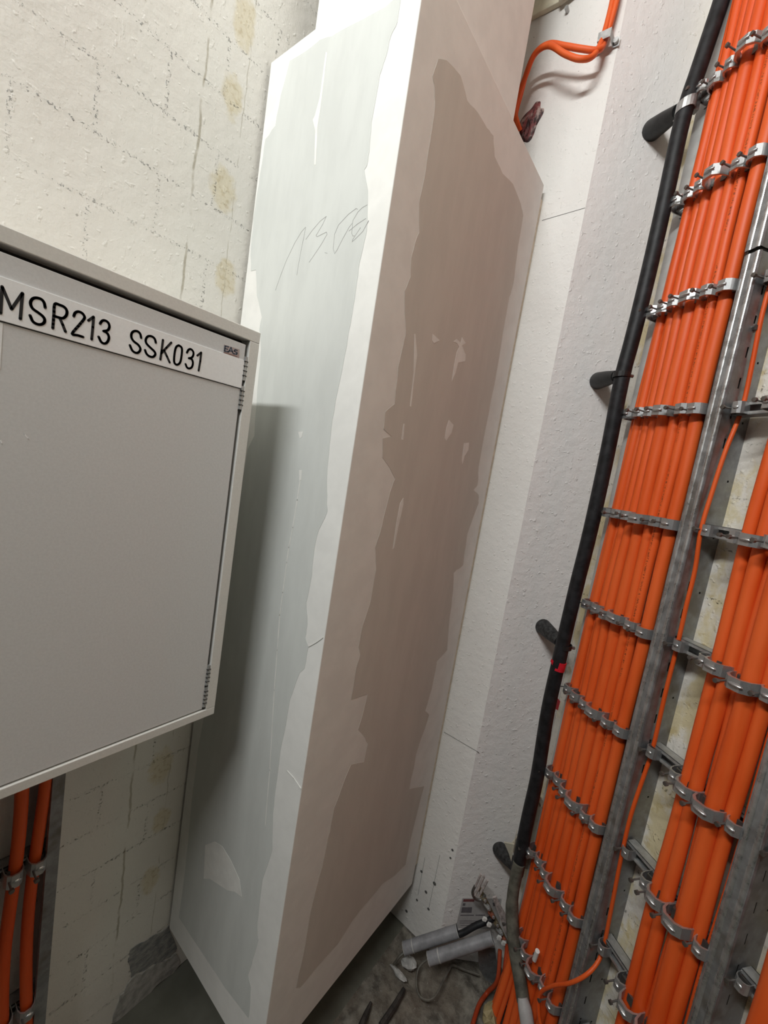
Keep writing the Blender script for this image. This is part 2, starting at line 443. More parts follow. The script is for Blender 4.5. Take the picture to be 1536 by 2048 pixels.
# bare render patch low on the left wall
P = [LEFT.px(u, v, .001) for u, v in wobble(((256, 1925), (262, 1898), (300, 1875), (338, 1850), (350, 1885), (352, 1902), (330, 1918), (300, 1932), (262, 1955)), 4, 3)]
P2 = [LEFT.px(u, v, .001) for u, v in wobble(((262, 1958), (300, 1936), (330, 1922), (353, 1906), (358, 1930), (300, 1985), (262, 2030), (225, 2046), (240, 1990)), 4, 3)]
o = solo('broken_plaster_foot', MB().slab([(p.x, p.z) for p in P2], -.001, .003), M['plaster'], LEFT, kind='structure'); o.name = 'trim_3'
o = solo('bare_render_patch', MB().slab([(p.x, p.z) for p in P], -.001, .0022), M['render'], LEFT, kind='structure'); o.name = 'trim_1'

# drill holes and a ruled line on the white column face
mb = MB()
for u, v, r in ((843, 1743, .0045), (869, 1767, .006), (852, 1784, .005), (834, 1800, .004), (857, 1818, .0045), (813, 1822, .005), (905, 1700, .004), (901, 1716, .0035), (1133, 15, .003)):
    p = BACK.px(u, v); mb.disc(p.x, p.z, r, -.002, .0006, 9)
def bline(mbx, pts, wdt, fr, d0=-.0005, d1=.0007): mbx.ribbon([(fr.px(u, v).x, fr.px(u, v).z) for u, v in pts], wdt, d0, d1)
bline(mb, ((888, 1464), (958, 1505)), .0009, BACK); bline(mb, ((1084, 441), (1170, 416)), .0008, BACK); bline(mb, ((880, 1710), (858, 1815)), .0007, BACK); bline(mb, ((850, 1715), (836, 1790)), .0007, BACK)
o = solo('drill_holes', mb, M['hole'], BACK, kind='structure'); o.name = 'trim_2'

# red firestop in the wall hole behind the loop of cable
mb = MB(); c0 = BACK.px(1060, 246); n1, n2 = 5, 22
vs = [(c0.x, .012, c0.z)]
for a in range(1, n1 + 1):
    for k in range(n2):
        th = 2 * PI * k / n2; rr = a / n1 * (1 + (.20 if a == n1 else .06) * math.sin(5 * th + 1.3 * a) + .12 * random.uniform(-1, 1))
        vs.append((c0.x + .033 * rr * math.cos(th) + .010 * rr * math.sin(th), (.006 * (1 - (a / n1) ** 2) + .003 * random.uniform(-.6, 1)) if a < n1 else -.001, c0.z + .052 * rr * math.sin(th)))
fs = [(0, 1 + k, 1 + (k + 1) % n2) for k in range(n2)]
for a in range(n1 - 1):
    for k in range(n2): fs.append((1 + a * n2 + k, 1 + a * n2 + (k + 1) % n2, 1 + (a + 1) * n2 + (k + 1) % n2, 1 + (a + 1) * n2 + k))
mb.add(vs, fs)
_fs = solo('firestop_sealant', mb, M['firestop'], BACK, 'dark red firestop paste smeared around a hole in the white wall', 'sealant', smooth=True)
_sd = _fs.modifiers.new('subdivision', 'SUBSURF'); _sd.levels = 2; _sd.render_levels = 2

# ------------------------------------------------------------------ lamp (outside the frame, lights the room)
t = thing('ceiling_lamp', 'long white ceiling lamp above the grey cabinet', 'lamp', WORLD, (LIGHT_LOC[0], -LIGHT_LOC[1], LIGHT_LOC[2]))
mb = MB().box((LIGHT_LOC[0] - LIGHT_LEN / 2 - .03, -LIGHT_LOC[1] + .04, LIGHT_LOC[2] - .07), (LIGHT_LOC[0] + LIGHT_LEN / 2 + .03, -LIGHT_LOC[1] + .16, CEIL))
part('lamp_body', mb, M['lamp'], t, bevel=.004)

# ------------------------------------------------------------------ plasterboard casing
t = thing('plasterboard_casing', 'tall unpainted plasterboard shaft casing between the white walls, filler along its edges', 'casing', WORLD, ((SHX0 + SHX1) / 2, -(SHY0 + SHY1) / 2, SHZ0))
lower = part('lower_box', MB().box((SHX0, -SHY1, SHZ0), (SHX1, -SHY0, SHZ1)), M['filler'], t, bevel=.0015)
part('seam_sealant', MB().box((SHX1 - .02, -COLY, SHZ0 + .06), (SHX1 - .0035, -SHY1 + .001, SHZ1 - .03)), M['seam'], t)
part('upper_box', MB().box((-.848, -.985, SHZ1 - .02), (-.545, -.60, CEIL)), M['filler'], t, bevel=.0015)
LB = [(580, 122), (620, 97), (640, 80), (664, 73), (700, 52), (770, 15), (790, -2), (802, -2), (795, 45), (783, 70), (772, 115), (760, 150), (750, 210), (743, 245), (739, 303), (734, 332), (729, 340), (736, 381), (734, 462), (720, 523), (714, 565), (702, 645), (689, 715), (671, 804), (663, 856), (658, 908), (654, 960), (654, 1007), (655, 1023), (637, 1062), (629, 1098), (624, 1150), (613, 1205), (615, 1249), (611, 1275), (617, 1293), (609, 1337), (600, 1345), (580, 1400), (572, 1450), (561, 1502), (551, 1580), (546, 1627), (545, 1700), (525, 1760), (517, 1830), (515, 1855), (517, 1880), (505, 1920), (497, 1950), (502, 1975), (500, 2010), (497, 2036), (450, 1975), (400, 1898), (358, 1835), (368, 1760), (376, 1690), (384, 1600), (396, 1500), (410, 1420), (430, 1300), (455, 1150), (478, 1000), (496, 898), (509, 872), (515, 780), (522, 700), (519, 660), (524, 635), (514, 591), (512, 540), (502, 542), (502, 499), (507, 437), (514, 389), (524, 328), (531, 279), (551, 252), (562, 190)]
RB = [(876, 118), (865, 152), (869, 178), (869, 217), (864, 256), (857.5, 295), (851, 340), (844.5, 373), (838, 405), (838, 465), (829, 488), (822, 517), (821, 553), (809, 582), (809, 603), (811.5, 662), (806, 691), (796, 735), (789, 808), (770, 824), (767, 858), (783, 873), (765, 877), (764.6, 915), (780, 936), (790, 957), (780, 983), (763, 1053), (750, 1095), (752, 1138), (740.6, 1203), (725, 1250), (717, 1295), (720, 1310), (712, 1336), (701.5, 1399), (735, 1388), (716, 1459), (727.6, 1472), (735, 1487), (727.6, 1524), (701.5, 1529), (688, 1562), (667.6, 1617), (660, 1661), (652, 1695), (644, 1734), (631, 1781), (620.7, 1825), (610, 1890), (592, 1976), (600, 1975), (628.5, 1940), (675, 1888), (706.7, 1838), (727.5, 1812), (764, 1768), (790, 1750), (811, 1729), (826.5, 1656), (848, 1572), (818.6, 1578), (824, 1549), (832, 1508), (858, 1430), (850, 1422), (863, 1378), (873.5, 1323), (894, 1300), (899.5, 1230), (906, 1180), (907, 1146), (926, 1130), (934, 1069), (957, 1006), (957, 990), (947, 980), (954.7, 970), (957, 933), (970, 860), (988.5, 769), (1001.6, 691), (1017, 600), (1022, 583), (1028, 556), (1036, 490), (1046, 431), (1041, 407), (1025.5, 368), (1004.7, 347), (989, 313), (986.5, 272), (973.4, 256), (955, 225), (934, 201), (921, 152), (908, 136), (893, 121)]
def patch(name, poly, fr, mat, d1, off, rough=True):
    # traced on the casing face; coordinates of the face frame are turned into casing coordinates
    mb = MB(); mb.slab([(fr.px(u, v).x, fr.px(u, v).z) for u, v in (wobble(poly) if rough else poly)], d1 - .0004, d1)
    return to_world(mb, fr)
def to_world(mb, fr):
    mb.v = [(p.x, -p.y, p.z) for p in (fr.w(*q) for q in mb.v)]; return mb
bl = part('board_face', patch('b', LB, SHL, None, .0005, 0), M['board'], lower, label='bare grey plasterboard face turned to the cabinet')
brd = part('board_face', patch('b', RB, SHR, None, .0005, 0), M['board_bounce_tint'], lower, label='bare plasterboard face turned to the cables, warm bounce light in its colour')
def sm(polys, fr, mat, parent, name='filler_smear'):
    for q in polys: part(name, to_world(MB().slab([(fr.px(u, v).x, fr.px(u, v).z) for u, v in q], .0004, .0008), fr), mat, parent)
sm([[(408, 1757), (411, 1690), (430, 1683), (445, 1692), (462, 1720), (480, 1760), (484, 1793), (470, 1783), (455, 1780), (420, 1757)],
    [(597, 864), (607, 863), (604, 874), (600, 877)], [(599, 940), (604, 940), (603, 960), (599, 962)],
    [(652, 105), (655, 105), (642, 215), (636, 250), (632, 330), (629, 330), (631, 262), (626, 240), (630, 232), (640, 195)]], SHL, M['smear'], lower)
mb = MB(); mb.ribbon([(SHL.px(u, v).x, SHL.px(u, v).z) for u, v in ((601, 960), (595, 1000), (586, 1055), (578, 1095), (574, 1125), (566, 1185), (560, 1230), (555, 1300), (549, 1380), (545, 1450), (540, 1540), (535, 1600), (531, 1650))], .0022, .0004, .0009)
part('filler_smear', to_world(mb, SHL), M['smear'], lower)
c2 = lambda L: [(650 + a / 3.84, 600 + b / 3.84) for a, b in L]
sm([c2([(985, 320), (1010, 300), (1040, 330), (1050, 285), (1078, 330), (1050, 350), (1078, 420), (1075, 470), (1020, 480), (1000, 560), (972, 625), (990, 500), (1010, 400), (1030, 360), (1010, 330)]),
    c2([(950, 920), (985, 960), (970, 1020), (930, 1080), (918, 1060), (930, 980)]), c2([(1065, 1100), (1105, 1095), (1100, 1150), (1070, 1200), (1055, 1260), (1050, 1230)]),
    c2([(825, 260), (880, 310), (835, 332), (822, 310)]), c2([(600, 950), (610, 950), (600, 1075), (585, 1070)]), c2([(685, 260), (692, 260), (705, 420), (660, 820), (650, 815), (680, 560)]),
    c2([(600, 1520), (600, 1570), (560, 1750), (530, 1900), (518, 1915), (545, 1720), (575, 1560)])], SHR, M['smear'], lower)
mb = MB(); zc = lambda L: [(540 + a / 6.982, 380 + b / 6.982) for a, b in L]
for L in ([(80, 1400), (150, 1200), (230, 990), (350, 740), (440, 590), (500, 520), (480, 640), (440, 830), (400, 1050), (378, 1190)],
          [(505, 690), (590, 570), (700, 440), (790, 370), (740, 480), (645, 640), (660, 655), (790, 590), (800, 620), (720, 760), (620, 910), (550, 1010)],
          [(770, 875), (800, 885)], [(1360, 210), (1290, 250), (1230, 310), (1160, 430), (1150, 540), (1145, 610), (1160, 645), (1180, 640)],
          [(1225, 270), (1205, 260), (1100, 340), (960, 490), (905, 620), (885, 820), (905, 890), (940, 840), (1020, 680), (1110, 520), (1150, 470)],
          [(1105, 575), (1220, 480), (1340, 400)], [(1380, 430), (1300, 580), (1200, 680), (1150, 725), (1160, 690), (1265, 530)]):
    mb.ribbon([(SHL.px(u, v).x, SHL.px(u, v).z) for u, v in zc(L)], .0008, .0004, .0008)
part('pencil_writing', to_world(mb, SHL), M['pencil'], lower)
# scratches and pits in the compound
for fr, L, wdt in ((SHL, ((618, 1293), (634, 1284), (646, 1275)), .0014), (SHL, ((575, 1542), (588, 1556), (602, 1577)), .0022)):
    mb = MB().ribbon([(fr.px(u, v).x, fr.px(u, v).z) for u, v in L], wdt, .0003, .0012); part('filler_ridge', to_world(mb, SHL), M['smear'], lower)

# ------------------------------------------------------------------ grey cabinet on the left wall
CY0, CY1, CZ0, CZ1 = -.16, .4355, .976, 1.695
FRM, REC, CD = .019, .014, .252
t = thing('control_cabinet', 'grey wall cabinet with a white lettered name plate on its door', 'cabinet', CAB, ((CY0 + CY1) / 2, -CD / 2, CZ0))
mb = MB().box((CY0, -CD, CZ0), (CY1, -REC - .012, CZ1))
for a, b in (((CY0, CZ0), (CY1, CZ0 + FRM * .82)), ((CY0, CZ1 - FRM), (CY1, CZ1)), ((CY0, CZ0 + FRM * .82), (CY0 + FRM, CZ1 - FRM)), ((CY1 - FRM, CZ0 + FRM * .82), (CY1, CZ1 - FRM))):
    mb.box((a[0], -REC - .012, a[1]), (b[0], 0, b[1]))
part('cabinet_body', mb, M['cab'], t, bevel=.0012)
mb = MB().box((CY0 + FRM, -REC - .0125, CZ0 + FRM * .8), (CY1 - FRM, -REC - .0115, CZ1 - FRM))
part('door_gap', mb, M['dark'], t)  # dark sheet painting the shade in the recess round the door
DY0, DY1, DZ0, DZ1 = CY0 + FRM + .003, CY1 - FRM - .005, CZ0 + FRM * .82 + .0025, CZ1 - FRM - .0085
door = part('cabinet_door', MB().box((DY0, -REC - .011, DZ0), (DY1, -.003, DZ1)), M['door'], t, bevel=.0012)
for (u, v0, v1) in ((0, 0, 0),) * 0: pass
for hz in (1.628, 1.578, 1.062, 1.018):
    hb = MB().tube([(CY1 - FRM - .0022, -.0035, hz - .020), (CY1 - FRM - .0022, -.0035, hz + .020)], .0034, 10)
    hg = part('hinge', hb, M['galv'], t, smooth=True)
    kb = MB()
    for q in (-.012, -.004, .004, .012): kb.box((CY1 - FRM - .0062, -.0045, hz + q - .0005), (CY1 - FRM + .0012, .0003, hz + q + .0005))
    kb.box((CY1 - FRM - .006, -.006, hz - .0235), (CY1 - FRM + .0012, -.002, hz - .0200))
    part('hinge_joint', kb, M['dark'], hg)
DD = -.003
PLT = CAB.px
pz0, pz1 = 1.5935, 1.641
pl = part('name_plate', MB().box((-.10, DD, pz0), (CAB.px(485, 748, DD).x, DD + .0018, pz1)), M['plate'], t, bevel=.0004)
part('plate_painted_shadow', MB().box((-.10, DD, pz0 - .0012), (CAB.px(485, 748, DD).x, DD + .0006, pz0)), M['ink'], t)  # black strip painted as the shadow line under the name plate
zb = lambda L: [(a / 5.12, 420 + b / 5.12) for a, b in L]
zs = lambda L: [(a / 3.072, 540 + b / 3.072) for a, b in L]
G = [zb([(5, 1055), (22, 785), (118, 1015), (230, 852), (208, 1115)]),
     zb([(462, 1000), (452, 950), (425, 915), (380, 900), (340, 905), (315, 935), (314, 970), (335, 1010), (390, 1050), (435, 1085), (457, 1120), (450, 1155), (420, 1172), (380, 1168), (335, 1140), (308, 1080)]),
     zb([(540, 1210), (550, 1085), (560, 965), (610, 972), (660, 995), (685, 1035), (678, 1080), (645, 1108), (600, 1100), (552, 1085)]), zb([(610, 1102), (642, 1175), (670, 1246)]),
     zb([(755, 1088), (768, 1055), (800, 1040), (840, 1055), (864, 1090), (858, 1120), (800, 1190), (738, 1268), (795, 1283), (850, 1300)]),
     zb([(905, 1132), (958, 1094), (950, 1200), (938, 1325)]),
     zb([(1025, 1165), (1042, 1138), (1070, 1130), (1105, 1150), (1120, 1190), (1105, 1230), (1060, 1240)]), zb([(1060, 1240), (1098, 1262), (1115, 1305), (1100, 1350), (1070, 1368), (1035, 1350), (1010, 1298)]),
     zb([(1445, 1310), (1435, 1268), (1410, 1243), (1375, 1240), (1348, 1262), (1345, 1305), (1370, 1345), (1415, 1380), (1437, 1420), (1425, 1452), (1395, 1464), (1355, 1440), (1330, 1385)]),
     zs([(957, 447), (950, 422), (930, 407), (908, 408), (895, 428), (900, 452), (925, 478), (948, 500), (954, 518), (940, 534), (918, 530), (900, 515), (891, 492)]),
     zs([(1001, 430), (993, 495), (985, 550)]), zs([(1052, 446), (1022, 478), (990, 513)]), zs([(1008, 494), (1025, 530), (1042, 568)]),
     zs([(1098, 463), (1114, 474), (1118, 495), (1113, 540), (1105, 570), (1088, 582), (1072, 572), (1069, 545), (1074, 500), (1083, 472), (1098, 463)]),
     zs([(1148, 508), (1158, 490), (1172, 486), (1186, 500), (1188, 520), (1178, 538), (1160, 542)]), zs([(1160, 542), (1178, 548), (1185, 572), (1178, 597), (1162, 605), (1148, 598), (1140, 578)]),
     zs([(1212, 526), (1236, 507), (1230, 560), (1220, 618)])]
zz = DD + .0018; words = [MB(), MB()]
for gi, L in enumerate(G): words[0 if gi < 8 else 1].ribbon([(CAB.px(u, v, zz).x, CAB.px(u, v, zz).z) for u, v in (bez([Vector((a, b, 0)) for a, b in L], 3) and [(q.x, q.y) for q in bez([Vector((a, b, 0)) for a, b in L], 3)] if len(L) > 6 else L)], .0031, zz - .0002, zz + .0004)
for mb in words: part('lettering', mb, M['ink'], pl)
be = lambda L: [(380 + a / 7.317, 620 + b / 7.317) for a, b in L]
bq = [(CAB.px(u, v, DD).x, CAB.px(u, v, DD).z) for u, v in be([(497, 505), (722, 578), (712, 716), (487, 640)])]
bd = part('maker_badge', MB().slab(bq, DD, DD + .0008), M['badge'], t)
mb = MB(); zz = DD + .0008
for L in ([(562, 540), (515, 527), (505, 600), (552, 612)], [(510, 563), (548, 574)], [(562, 615), (600, 550), (628, 632)], [(575, 598), (618, 606)], [(690, 592), (660, 582), (645, 600), (690, 628), (682, 648), (640, 640)]):
    mb.ribbon([(CAB.px(u, v, zz).x, CAB.px(u, v, zz).z) for u, v in be(L)], .0022, zz - .0002, zz + .0003)
part('badge_lettering', mb, M['badge_ink'], bd)
mb = MB(); mb.ribbon([(CAB.px(u, v, zz).x, CAB.px(u, v, zz).z) for u, v in be([(498, 620), (690, 682)])], .0008, zz - .0002, zz + .0003)
part('badge_line', mb, M['badge_red'], bd)
mb = MB()
for L in (((48, 868), (57, 878)), ((0, 878), (4, 888))): mb.ribbon([(CAB.px(u, v, DD).x, CAB.px(u, v, DD).z) for u, v in L], .0014, DD - .0002, DD + .0002)
part('paint_scratch', mb, M['plate'], door)
mb = MB().box((-.10, DD, CAB.px(2, 738, DD).z), (CAB.px(3, 690, DD).x, DD + .0005, CAB.px(2, 646, DD).z)); part('door_label', mb, M['plate'], t)

# ------------------------------------------------------------------ cable ladders on the right wall
ZR = [2.435, 2.197, 1.956, 1.717, 1.478, 1.240, 1.005, .773, .535, .298]
ZTOP = 3.05
def rail_parts(par, s_left, s_right, z0, z1, mirror=False):
    """side rail: double-beaded front lip, slotted web towards the room"""
    xl, xr = -s_left, -s_right; dF = .078
    mb = MB()
    lip = [(xl, dF - .004), (xl, dF), (xr, dF), (xr, dF - .0016)]
    mb.strip(lip, .0016, z0, z1)
    # web with slots
    ds = [dF, .053, .047, .017, .013, .0]; step = .058
    zc = z0 + .02
    cuts = [z0]; tags = []
    z = z0
    while z < z1 - step:
        cuts += [z + .020, z + step]; tags += [False, False]; z += step
    cuts.append(z1)
    vs = []; fs = []
    nd = len(ds)
    zs_ = []
    z = z0; rows = []
    k = 0
    while z < z1 - step:
        rows += [(z, z + .012, 0), (z + .012, z + .016, 2 if k % 2 else 0), (z + .016, z + .036, 1), (z + .036, z + step, 0)]; z += step; k += 1
    rows.append((z, z1, 0))
    for (a, b, hole) in rows:
        for j in range(nd - 1):
            if hole == 1 and j == 1: continue
            if hole == 2 and j == 3: continue
            x0 = xr - (.002 if j > 1 else 0); x1_ = x0
            mb.add([(x0, ds[j], a), (x1_, ds[j + 1], a), (x1_, ds[j + 1], b), (x0, ds[j], b)], [(0, 1, 2, 3)])
    r = part('side_rail', mb, M['rail'], par)
    w_ = s_left - s_right
    bb = MB()
    for f in (.22, .80):
        xc = xl + w_ * f; rr = w_ * .20
        pts = [(xc + rr * math.cos(a), dF - .001 + .7 * rr * math.sin(a)) for a in [PI * k / 8 for k in range(9)]]
        bb.prism(pts, z0, z1)
    part('rolled_bead', bb, M['bead'], r, smooth=True)
    part('web_slot_shade', MB().box((xr - .009, .004, z0), (xr - .006, dF - .01, z1)), M['dark'], r)  # added black backing, paints the shade seen through the web slots
    return r
def rung(par, x0, x1, z, mat='galv'):
    h, d0, d1 = .0125, .024, .048
    mb = MB()
    mb.box((x0, d0, z - h), (x1, d0 + .0015, z + h)); mb.box((x0, d0, z + h - .0015), (x1, d1, z + h)); mb.box((x0, d0, z - h), (x1, d1, z - h + .0015))
    mb.box((x0, d1 - .0015, z + h - .0065), (x1, d1, z + h)); mb.box((x0, d1 - .0015, z - h), (x1, d1, z - h + .0065))
    return part('rung', mb, M[mat], par)

lad1 = thing('cable_ladder', 'galvanised cable ladder beside the black cable, carrying the left orange cables', 'cable ladder', RIGHT, (-.76, 0, 0))
mb = MB().strip([(-.832, .030), (-.851, .046), (-.884, .046), (-.884, 0)], .0016, .02, ZTOP); part('side_rail', mb, M['pale'], lad1)
SPL = RIGHT.px(1508, 500, .08).z
rail_parts(lad1, .655, .628, .0, SPL - .004); rail_parts(lad1, .657, .630, SPL + .004, ZTOP)
mb = MB().box((-.654, .02, SPL - .02), (-.632, .074, SPL + .02)); part('splice_plate', mb, M['dark'], lad1)
for z in [2.67, 2.91] + ZR + [.06]: rung(lad1, -.862, -.632, z)
lad2 = thing('cable_ladder', 'galvanised cable ladder carrying the thicker orange cables right of the slotted rail', 'cable ladder', RIGHT, (-.52, 0, 0))
rail_parts(lad2, .4265, .398, .0, ZTOP)
for z in ZR: rung(lad2, -.6265, -.402, z)
lad3 = thing('cable_ladder', 'end of a cable ladder at the right edge of the picture', 'cable ladder', RIGHT, (-.3, 0, .3))
for z in ZR[5:]: rung(lad3, -.3955, -.18, z)

# clamps: a bent saddle strip, its pressure trough and a hex bolt
def clamp_proto():
    band = MB(); n = 1.0
    prof = [(-.5, 0.0), (-.5, .58), (-.40, .84), (-.20, 1.0), (.20, 1.0), (.40, .84), (.5, .58), (.5, 0.0)]
    inner = [(a * .90, b * .90) for a, b in prof]
    band.prism(prof + inner[::-1], -.5, .5)
    bead = MB(); pts = []
    vs = []; n1, n2 = 8, 6
    for i in range(n1 + 1):
        a = PI * i / n1
        for k in range(n2 + 1):
            b = PI * k / n2
            vs.append((.07 + .25 * math.cos(a), 1.0 + .085 * math.sin(a) * math.sin(b), .17 * math.sin(a) * math.cos(b)))
    fs = [(i * (n2 + 1) + k, i * (n2 + 1) + k + 1, (i + 1) * (n2 + 1) + k + 1, (i + 1) * (n2 + 1) + k) for i in range(n1) for k in range(n2)]
    bead.add(vs, fs)
    tr = MB(); tr.prism([(-.42, .30), (-.30, .52), (.30, .52), (.42, .30), (.42, .38), (.33, .62), (-.33, .62), (-.42, .38)], -.42, .42)
    bolt = MB()
    return band, bead, tr
def proto_mesh(mb, name, mat, smooth=False):
    o = raw(name, mb, mat, (0, 0, 0), smooth); me = o.data; bpy.data.objects.remove(o); return me
_b, _e, _t = clamp_proto()
ME_BAND = proto_mesh(_b, 'band', M['clamp']); ME_BEAD = proto_mesh(_e, 'embossed_bead', M['bead'], True); ME_TR = proto_mesh(_t, 'pressure_trough', M['bolt'])
_s = MB().tube([(0, 0, 0), (0, .016, 0)], .0017, 8); _h = MB()
_h.tube([(0, .016, 0), (0, .0205, 0)], .0043, 6)
ME_BOLT = proto_mesh(_s, 'bolt', M['bolt'], True); ME_HEAD = proto_mesh(_h, 'bolt_head', M['bolt'])
def clamp(fr, x, z, wdt, d0, d1, label, group, bolt_x=-.30, h=.0215, bolt=True, tilt=0.0):
    """saddle clamp: foot at distance d0, crown at d1"""
    e = thing('saddle_clamp', label, 'cable clamp', fr, (x, d0, z), group)
    e.rotation_euler = (random.uniform(-.05, .05), random.uniform(-.05, .05) + tilt, fr.a)
    def kid(nm, me, loc, sc, par=e):
        o = bpy.data.objects.new(nm, me); COL.objects.link(o); o.parent = par; o.location = loc; o.scale = sc; return o
    D = d1 - d0
    bnd = kid('band', ME_BAND, (0, 0, 0), (wdt, D, h))
    kid('embossed_bead', ME_BEAD, (0, 0, 0), (1, 1, 1), bnd)
    kid('pressure_trough', ME_TR, (0, 0, 0), (wdt, D * .8, h))
    if bolt:
        b = kid('bolt', ME_BOLT, (bolt_x * wdt, -D * .90, random.uniform(-.002, .002)), (1, random.uniform(.85, 1.35), 1)); kid('bolt_head', ME_HEAD, (0, 0, 0), (1, 1, 1), b)
    return e
PAT1 = [(.843, .031, .094), (.814, .032, .092), (.783, .032, .095), (.747, .047, .106), (.711, .032, .093), (.6785, .034, .094)]
for i, z in enumerate(ZR):
    row = 'top' if i == 0 else ORD[i]
    pat = list(PAT1)
    if i == 1: pat[3] = (.751, .045, .110)
    if i == 9: pat = [(a, b, c + .004) for a, b, c in pat]
    for j, (s, wd_, d1) in enumerate(pat):
        pxy = W2C @ (RIGHT.w(-s, d1, z) - CAMPOS); ux = 768 + FPX * pxy.x / pxy.z; uy = 1024 + FPX * pxy.y / pxy.z
        if ux > 1560 or uy < -30: continue
        lab = 'steel saddle clamp, %s from left in the %s clamp row down, left cable ladder' % (ORD[j], row) if i else 'steel saddle clamp, %s from left in the topmost clamp row, left cable ladder' % ORD[j]
        clamp(RIGHT, -s + random.uniform(-.002, .002), z + random.uniform(-.003, .003), wd_ + random.uniform(-.001, .002), .045, d1 + random.uniform(-.002, .003), lab, 'saddle clamps on the left cable ladder')
PAT2 = [(.549, .024, .086), (.520, .042, .100), (.477, .048, .106), (.438, .028, .090)]
rows2 = [z for z in ZR[2:]]
for i, z in enumerate(rows2):
    pxy = W2C @ (RIGHT.w(-.617, .06, z) - CAMPOS)
    e = clamp(RIGHT, -.613, z, .022, .045, .068, 'small steel clamp holding the thin orange cable, %s one down along the slotted rail' % ('topmost' if i == 0 else ORD[i]), 'small clamps along the slotted rail', bolt_x=-.35, h=.022)
    for j, (s, wd_, d1) in enumerate(PAT2):
        pxy = W2C @ (RIGHT.w(-s, d1, z) - CAMPOS); ux = 768 + FPX * pxy.x / pxy.z; uy = 1024 + FPX * pxy.y / pxy.z
        if ux > 1570 or uy > 2090: continue
        clamp(RIGHT, -s + random.uniform(-.002, .002), z + random.uniform(-.003, .003), wd_, .045, d1 + random.uniform(-.002, .002),
              'steel saddle clamp, %s from left in the %s clamp row down, right cable ladder' % (ORD[j], 'topmost' if i == 0 else ORD[i]), 'saddle clamps on the right cable ladder')
for i, z in enumerate(ZR[6:9]):
    clamp(RIGHT, -.385, z, .020, .045, .066, 'small steel clamp on the rung at the right picture edge, %s one down' % ['topmost', 'middle', 'lowest'][i], 'small clamps at the right picture edge', h=.02)

# orange cables, one by one
def long_cable(s, r, d, label, group, mat='orange', z0=.0, z1=ZTOP, wob=.0016, bend=None):
    ph = random.uniform(0, 6); pts = []
    n = 46
    for k in range(n + 1):
        z = z0 + (z1 - z0) * k / n
        ds = wob * math.sin(z * 7.1 + ph) + .5 * wob * math.sin(z * 17 + 2 * ph); dd = .6 * wob * math.sin(z * 9 + ph * 1.7)
        q = bend(z) if bend else (0, 0)
        pts.append((-(s + ds + q[0]), d + dd + q[1], z))
    b = (-s, d, z0)
    return solo('orange_cable', MB().tube(pts, r, 14), M[mat], RIGHT, label, 'cable', group, base=b, smooth=True)
def lean(z, i): return -.020 * max(0, z - 1.25) * max(0, 1 - i / 6)
def low(z): k = max(0, .42 - z); return (-.03 * k * k, .10 * k * k)
def low_l(z): k = max(0, .45 - z); return (-.05 * k * k, .20 * k * k)
B1 = [(.853, .0065, .061, 'orange', 'thin'), (.8385, .0110, .064, 'orange', 'thick'), (.8235, .0062, .062, 'orange_b', 'thin'), (.8080, .0105, .064, 'orange', 'medium'), (.7855, .0122, .066, 'orange', 'thick'), (.7590, .0142, .066, 'orange', 'thickest'), (.7330, .0115, .065, 'orange', 'medium'), (.7125, .0100, .064, 'orange_print', 'printed'), (.6845, .0130, .064, 'orange', 'thick')]
for i, (s, r, d, m, wd_) in enumerate(B1):
    long_cable(s, r, d, '%s orange cable, %s from the left on the left cable ladder' % (wd_, ORD[i]), 'orange cables on the left cable ladder', m, bend=(lambda z, i=i: ((low_l if i < 3 else low)(z)[0] + lean(z, i), (low_l if i < 3 else low)(z)[1])))
B2 = [(.5345, .0105, .064, 'orange', 'medium'), (.5125, .0115, .066, 'orange', 'thick'), (.4940, .0075, .060, 'orange_b', 'thin'), (.4750, .0145, .069, 'orange', 'thickest'), (.4520, .0105, .064, 'orange', 'medium'), (.4335, .0070, .058, 'orange_print', 'printed')]
for i, (s, r, d, m, wd_) in enumerate(B2):
    long_cable(s, r, d, '%s orange cable, %s from the left on the ladder right of the slotted rail' % (wd_, ORD[i]), 'orange cables on the right cable ladder', m)
for i, (s, r) in enumerate(((.345, .0185), (.305, .018))):
    long_cable(s, r, .070, ['very thick orange cable at the bottom right corner, nearest the slotted rail', 'very thick orange cable cut by the bottom right picture edge'][i], 'very thick orange cables at the right edge', 'orange')
# thin cable that runs down the slotted rail and swings over to the left ladder
def on_web(u, v):
    d = .03
    while d < .09 and RIGHT.px(u, v, d).x < -.6215: d += .001
    return RIGHT.px(u, v, d)
tp = [on_web(u, v) for u, v in ((1548, 540), (1524, 630), (1506, 720), (1489, 800), (1474, 845), (1450, 905), (1424, 985), (1402, 1060), (1390, 1140), (1373, 1210), (1356, 1285), (1330, 1390), (1305, 1500), (1290, 1545), (1262, 1630), (1243, 1712), (1226, 1800), (1208, 1890))]
tp += [RIGHT.px(1195, 1925, .062), RIGHT.px(1172, 1950, .090), RIGHT.px(1140, 1966, .105), RIGHT.px(1105, 1972, .112), RIGHT.px(1080, 1988, .112), RIGHT.px(1078, 2030, .11), RIGHT.px(1088, 2075, .10)]
tp = [Vector((a.x, a.y, a.z)) for a in tp]
solo('orange_cable', MB().tube(bez([(0, 0, .0) and p for p in tp], 5), .0042, 10), M['orange'], RIGHT, 'thin orange cable clipped along the slotted rail, curling left at the bottom', 'cable', smooth=True)

